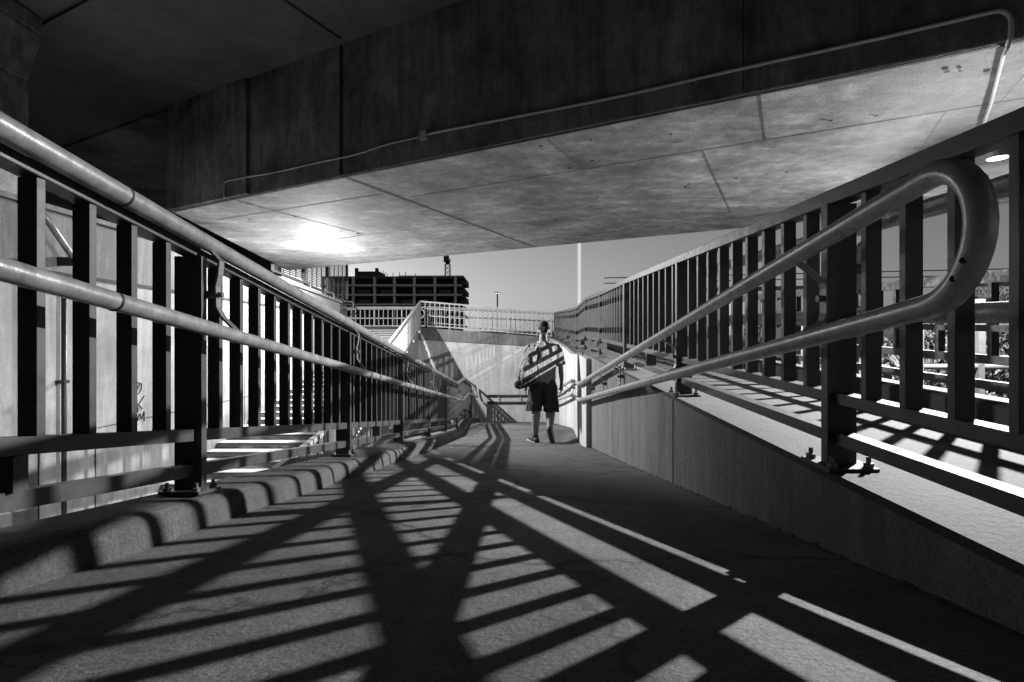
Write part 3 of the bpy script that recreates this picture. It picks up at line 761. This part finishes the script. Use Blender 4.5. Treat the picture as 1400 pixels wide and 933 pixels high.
MB().box(cx(607.5), cx(610.3), D2 - 2, D2, cz(358.5), cz(351)).build('cab', M_dark, cr)
MB().bar((cx(612), D2 - 3, cz(356)), (cx(612), D2 + 4, cz(354)), 1.0, .9).build('jib', M_dark, cr)

# street lamp and mast
sl = thing('street_lamp', 'distant lit street lamp rising above the back railing', 'lamp', (-1.68, 60, -3))
MB().tube([(-1.68, 60, -3), (-1.68, 60, 5.5)], [.12, .08], 10).build('pole', M_far, sl, smooth=True)
MB().box(-1.93, -1.43, 59.8, 60.2, 5.5, 5.6).build('lamp_head', M_brack, sl)
MB().box(-1.88, -1.48, 59.85, 60.15, 5.44, 5.498).build('lamp_glass', emit('street_glass', 1, 1.2), sl)
ld = bpy.data.lights.new('bulb', 'POINT'); ld.energy = 9000; ld.shadow_soft_size = .05
lo = bpy.data.objects.new('bulb', ld); COL.objects.link(lo); lo.parent = sl; lo.location = (0, 0, 8.2)
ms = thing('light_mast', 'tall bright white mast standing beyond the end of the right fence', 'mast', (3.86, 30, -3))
MB().tube([(3.86, 30, -3), (3.86, 30, 14)], [.11, .075], 14).build('pole', emit('mast_glow', 1, .62), ms, smooth=True)  # pole glows by itself, standing in for light falling on it
MB().tube([(3.86, 30, -3), (3.86, 30, -2.6)], .25, 14).build('base', M_brack, ms)

f2 = thing('footbridge', 'low pale footbridge with rails far beyond the right fence', 'bridge', (18, 30, 3))
for z, h in ((3.2, .25), (3.75, .06), (4.1, .06)):
    MB().bar((6, 34, z), (40, 30, z + .3), .3 if h > .1 else .06, h).build('deck' if h > .1 else 'rail', M_brack, f2)
for x in (9, 15, 21, 27): MB().tube([(x, 33.6 - (x - 6) * .12, -1), (x, 33.6 - (x - 6) * .12, 3.1)], .15, 8).build('pier', M_far, f2)
# car-park style rails + white pole at right
M_post = paint('post_paint', .12, .5, 0, .3)
pr = thing('white_post', 'slim white post in front of the shrubs behind the right fence', 'post', (5.35, 6.0, -.9))
MB().tube([(5.37, 6.0, -.95), (5.37, 6.0, .48)], .05, 12).build('shaft', M_post, pr, smooth=True)
MB().tube([(5.37, 6.0, -.95), (5.37, 6.0, -.9)], .09, 12).build('foot', M_lit, pr)
fr = thing('guard_railing', 'grey looped guard railing across the embankment behind the walkway', 'railing', (5, 5.2, -.9))
for z in (.25, -.28): MB().tube([(3.0, 5.6, z), (9, 5.0, z + .05)], .03, 8).build('rail', M_fence, fr, smooth=True)
for x in frange(3.1, 8.9, 10): MB().box(x - .03, x + .03, 5.6 - (x - 3) * .1 - .03, 5.6 - (x - 3) * .1 + .03, -1, .25).build('post', M_fence if int(x * 10) % 2 else M_fence, fr)
MB().tube(smooth_pts([Vector((4.05, 5.3, -.9)), Vector((4.05, 5.3, .15)), Vector((3.9, 5.3, .2)), Vector((3.5, 5.34, .2))]), .022, 8).build('loop', M_post, fr, smooth=True)

# shrubs / trees
def shrub(name, label, x, y, z, r, h, mat, n, trunk=.3):
    t = thing(name, label, 'tree' if 'tree' in name else 'shrub', (x, y, z), 'shrubs and trees beyond the right fence')
    mb = MB(); mb.tube([(x, y, z), (x + .05, y, z + h * .5), (x - .03, y, z + h * .8)], [.07, .05, .02], 8)
    for i in range(5):
        a = random.uniform(0, 6.28); mb.tube([(x, y, z + h * .35), (x + math.cos(a) * r * .6, y + math.sin(a) * r * .6, z + h * random.uniform(.6, .85))], [.035, .01], 6)
    mb.build('trunk', M_bark, t)
    mb = MB(); clumps = [(Vector((random.gauss(0, .45) * r, random.gauss(0, .45) * r, random.uniform(.25, .85) * h)), random.uniform(.2, .4) * r) for _ in range(22)]
    for i in range(n):
        c, cr_ = random.choice(clumps)
        q_ = Vector((random.gauss(0, 1), random.gauss(0, 1), random.gauss(0, .8))); q_ = q_ / max(1, q_.length / 1.5); p = Vector((x, y, z)) + c + q_ * cr_ * .6
        d = Vector((random.gauss(0, 1), random.gauss(0, 1), random.gauss(0, 1))).normalized(); e = d.orthogonal().normalized(); f = d.cross(e)
        s = random.uniform(.02, .042)
        mb.add([p - e * s, p + f * s * .45, p + e * s, p - f * s * .45], [(0, 1, 2, 3)])
    mb.build('crown', mat, t)
shrub('shrub', 'pale leafed shrub brightly lit beyond the guard railing, left one', 5.1, 6.6, -1.0, .7, 1.3, M_leafA, 5200)
shrub('shrub', 'dense shrub just right of the white post', 6.3, 6.8, -1.0, .8, 1.45, M_leafA, 5200)
shrub('shrub', 'low dark shrub between the guard railing posts', 5.7, 6.2, -1.0, .55, .8, M_leafB, 3500)
shrub('tree', 'dark rounded tree behind the shrubs at the right edge', 8.6, 9.5, -1.0, 1.5, 2.1, M_leafB, 7000)
shrub('tree', 'distant dark tree beyond the middle of the right fence', 6.2, 12.5, -1.0, 1.4, 1.6, M_leafB, 6000)

# ------------------------------------------------------------------ the walking man
MX, MY = .465, 7.80
MZ = fz(MX, MY)
man = thing('person', 'man walking away down the ramp in light T-shirt and dark shorts', 'person', (MX, MY, MZ))
H = .995
def remesh(o, v, sm=6, folds=0):
    r = o.modifiers.new('remesh', 'REMESH'); r.mode = 'VOXEL'; r.voxel_size = v; r.use_smooth_shade = True
    s = o.modifiers.new('smooth', 'SMOOTH'); s.iterations = sm; s.factor = .5
    if folds:
        t = bpy.data.textures.new('folds', 'CLOUDS'); t.noise_scale = .11; t.noise_depth = 2
        d = o.modifiers.new('folds', 'DISPLACE'); d.texture = t; d.strength = folds; d.mid_level = .5; d.texture_coords = 'LOCAL'
def mbuild(mb, name, mat, vox=None, sm=6, parent=None, smooth=True, folds=0):
    mb.v = [(x * H, y * H, z * H) for x, y, z in mb.v]
    o = mb.build(name, mat, None, smooth=smooth); o.parent = parent or man
    if vox: remesh(o, vox, sm, folds)
    return o
def er(cx_, cy, z, rx, ry, n=28, tw=0, fold=0):
    out = []
    for k in range(n):
        a = 2 * math.pi * k / n; f = 1 + fold * math.sin(a * 5 + z * 9) * .5 + fold * math.sin(a * 9 - z * 14) * .5
        out.append(Vector((cx_ + rx * f * math.cos(a), cy + ry * f * math.sin(a), z)))
    return out
mb = MB()
# torso + neck + head
mb.loft([er(0, 0, .9, .14, .10), er(0, 0, 1.0, .14, .10), er(0, .01, 1.2, .16, .105), er(0, .015, 1.38, .185, .11), er(0, .01, 1.45, .14, .09), er(0, .01, 1.49, .07, .065)])
mb.capsule([(0, .01, 1.42), (.003, .03, 1.56), (.005, .035, 1.6)], [.068, .062, .06])
hc = Vector((.012, .05, 1.685))
mb.ell(hc + Vector((0, -.008, .02)), .084, .098, .108, 20, 14)
mb.ell(hc + Vector((.012, .045, -.045)), .052, .055, .07, 16, 10)
yaw = R(-22)
def hd(x, y, z): return hc + Vector((x * math.cos(yaw) - y * math.sin(yaw), x * math.sin(yaw) + y * math.cos(yaw), z))
mb.capsule([hd(0, .09, .02), hd(0, .115, -.02)], [.012, .016])
mb.capsule([hd(-.02, .093, -.06), hd(.02, .093, -.06)], [.009, .009])
for s in (-1, 1):
    mb.ell(hd(.09 * s, -.005, -.01), .014, .024, .036, 10, 8)
    mb.ell(hd(.03 * s, .085, .012), .014, .01, .01, 8, 6)
    mb.capsule([hd(.018 * s, .092, .032), hd(.045 * s, .085, .032)], [.008, .007])
# legs: left foot planted, right pushing off behind
mb.capsule([(-.095, 0, .90), (-.1, .03, .52), (-.112, .0, .40), (-.115, -.01, .28), (-.118, -.01, .10)], [.09, .066, .072, .06, .040])
mb.capsule([(-.118, -.025, .08), (-.14, .10, .05)], [.04, .035])
mb.capsule([(.095, 0, .90), (.105, .03, .53), (.105, -.05, .44), (.095, -.14, .36), (.08, -.24, .22)], [.09, .066, .072, .06, .039])
mb.capsule([(.08, -.27, .19), (.12, -.20, .06)], [.037, .033])
# arms
mb.capsule([(.195, .01, 1.42), (.235, 0, 1.28), (.262, -.01, 1.13), (.275, .015, 1.0), (.28, .045, .885)], [.052, .046, .039, .036, .026])
mb.capsule([(-.195, .01, 1.42), (-.245, -.01, 1.28), (-.275, -.03, 1.13), (-.28, .0, 1.0), (-.27, .03, .885)], [.052, .046, .039, .036, .026])
for s, wx, wy in ((1, .28, .045), (-1, -.27, .03)):
    mb.capsule([(wx, wy, .87), (wx - s * .004, wy + .012, .80)], [.028, .032])
    mb.capsule([(wx - s * .01, wy + .01, .835), (wx - s * .012, wy - .012, .81)], [.02, .02])
    for i, (dy, ln) in enumerate(((.038, .07), (.016, .08), (-.006, .076), (-.027, .06))):
        b = Vector((wx, wy + dy, .795))
        mb.capsule([b, b + Vector((-s * .008, .004, -ln * .5)), b + Vector((-s * .026, .008, -ln * .95))], [.0095, .009, .0075], 8)
    b = Vector((wx - s * .012, wy + .035, .845)); mb.capsule([b, b + Vector((-s * .012, .022, -.03)), b + Vector((-s * .016, .028, -.06))], [.011, .010, .0085], 8)
mbuild(mb, 'body', M_skin, .0065, 3)
# hair: cap with short back
mb = MB(); mb.ell(hc + Vector((0, -.016, .034)), .093, .104, .108, 20, 14)
o = mbuild(mb, 'hair', M_hair)
mb2 = []
me = o.data; bm = bmesh.new(); bm.from_mesh(me)
cut = [v for v in bm.verts if v.co.z < (1.645 + max(0, (v.co.y - .03)) * 1.1 + (.03 if abs(v.co.x - hc.x) > .06 else 0)) * H]
bmesh.ops.delete(bm, geom=cut, context='VERTS'); bm.to_mesh(me); bm.free()
so = o.modifiers.new('solid', 'SOLIDIFY'); so.thickness = .01
# T-shirt
mb = MB()
fd = .035
mb.loft([er(.0, -.005, .875, .180, .135, fold=fd), er(0, -.005, .95, .182, .135, fold=fd), er(0, 0, 1.08, .185, .135, fold=fd), er(0, .005, 1.22, .197, .14, fold=fd), er(0, .01, 1.34, .215, .142, fold=.02), er(0, .01, 1.42, .205, .13), er(0, .01, 1.475, .14, .10), er(0, .012, 1.515, .078, .074)])
for s in (1, -1):
    mb.tube([(s * .13, .01, 1.42), (s * .2, .01, 1.415), (s * .24, .0, 1.33), (s * .262, -.005, 1.2), (s * .272, -.008, 1.165)], [.07, .074, .071, .073, .075], 18)
mbuild(mb, 'shirt', M_shirt, .008, 4, folds=.035)
# shorts
mb = MB()
mb.loft([er(0, 0, 1.0, .17, .13), er(0, 0, .92, .19, .14), er(0, 0, .82, .205, .15), er(0, 0, .76, .205, .145)])
mb.loft([er(-.1, .0, .86, .11, .14), er(-.115, .03, .7, .112, .125, fold=.05), er(-.128, .045, .56, .118, .12, fold=.08), er(-.132, .05, .475, .12, .118, fold=.1)])
mb.loft([er(.1, .0, .86, .11, .14), er(.112, .01, .7, .112, .125, fold=.05), er(.122, -.01, .56, .116, .12, fold=.08), er(.125, -.02, .47, .118, .118, fold=.1)])
mbuild(mb, 'shorts', M_shorts, .009, 4, folds=.03)
# shoes
def shoe(ankle, heel, toe, name):
    mb = MB(); a, h_, t = Vector(ankle), Vector(heel), Vector(toe)
    mid = h_.lerp(t, .5); up = (a - mid).normalized()
    mb.capsule([h_ + up * .03, mid + up * .035, t + up * .02], [.05, .052, .042]); mb.capsule([a, h_.lerp(a, .5)], [.05, .05])
    o = mbuild(mb, name, M_shoe, .010, 4)
    mb = MB(); d = (t - h_).normalized()
    mb.bar(h_ - d * .04 - up * .008, t + d * .035 - up * .008, .086, .026, up=up); s = mbuild(mb, 'sole', M_sole, None, parent=o, smooth=False)
    b = s.modifiers.new('b', 'BEVEL'); b.width = .012; b.segments = 3
shoe((-.118, -.015, .12), (-.11, -.04, .025), (-.19, .14, .022), 'shoe')
shoe((.08, -.245, .24), (.075, -.32, .22), (.125, -.20, .035), 'shoe')
# shoulder bag: long soft bag slung across the back and down his left side
bag = thing('shoulder_bag', 'large slouching pale holdall slung from the walking man\'s left shoulder', 'bag', (MX, MY, MZ))
mb = MB(); B0 = []
for (z, cx_, rx, ry, cy) in ((1.47, -.135, .035, .05, -.03), (1.42, -.155, .07, .09, -.06), (1.32, -.185, .10, .12, -.09), (1.2, -.215, .125, .135, -.11), (1.08, -.25, .15, .14, -.12), (.98, -.27, .175, .135, -.12), (.93, -.255, .17, .12, -.12), (.88, -.21, .12, .08, -.11)):
    B0.append(er(cx_, cy, z + 0, rx, ry, 28, 0, .07))
mb.loft(B0)
mb.v = [(x * H, y * H, (z + (x + .2) * .32 * max(0, min(1, (1.25 - z) / .25))) * H) for x, y, z in mb.v]
o = mb.build('bag_body', M_bag, None, smooth=True); o.parent = bag; remesh(o, .010, 6, .05)
mb = MB(); mb.loft([er(-.262, -.115, z_, rx_, ry_, 24, 0, .05) for z_, rx_, ry_ in ((1.0, .155, .142), (.95, .178, .15), (.90, .16, .135), (.865, .09, .07))])
mb.v = [(x * H, y * H, (z + (x + .2) * .32) * H) for x, y, z in mb.v]
o = mb.build('base_shadow', M_shorts, None, smooth=True); o.parent = bag; remesh(o, .010, 4, .02)  # dark bag bottom, its shadow band put into the colour
mb = MB(); P = smooth_pts([Vector(p) for p in ((-.2, -.17, 1.28), (-.12, -.15, 1.42), (-.07, -.09, 1.50), (-.075, .03, 1.51), (-.12, .13, 1.36))]); 
for a, b in zip(P[:-1], P[1:]): mb.bar(a, b, .035, .008)
o = mb.build('strap', M_strap, None); o.parent = bag
mb = MB(); P = smooth_pts([Vector(p) for p in ((-.10, -.152, 1.46), (-.02, -.158, 1.3), (-.09, -.2, 1.16))]);
for a, b in zip(P[:-1], P[1:]): mb.bar(a, b, .012, .012)
o = mb.build('cord', M_strap, None); o.parent = bag

# ------------------------------------------------------------------ sky and light
w = bpy.data.worlds.new('World'); S.world = w; w.use_nodes = True
nt = w.node_tree; N = nt.nodes.new; L = nt.links.new; bgN = nt.nodes['Background']
sky = N('ShaderNodeTexSky'); sky.sky_type = 'NISHITA'; sky.sun_disc = False; sky.sun_elevation = R(2.6); sky.sun_rotation = R(323)
bwn = N('ShaderNodeRGBToBW'); L(sky.outputs[0], bwn.inputs[0]); L(bwn.outputs[0], bgN.inputs['Color']); bgN.inputs['Strength'].default_value = .15
sd = bpy.data.lights.new('sun', 'SUN'); sd.energy = .02; sd.angle = R(10); so_ = bpy.data.objects.new('sun', sd); COL.objects.link(so_); so_.rotation_euler = (R(87.4), 0, R(180 + 37))

S.view_settings.view_transform = 'Standard'; S.view_settings.look = 'None'; S.view_settings.exposure = 0
S.cycles.use_denoising = True; S.cycles.sample_clamp_indirect = 1.5; S.cycles.sample_clamp_direct = 8
S.cycles.max_bounces = 6; S.cycles.diffuse_bounces = 1
for o in S.objects:
    if '_root' in o.keys(): del o['_root']
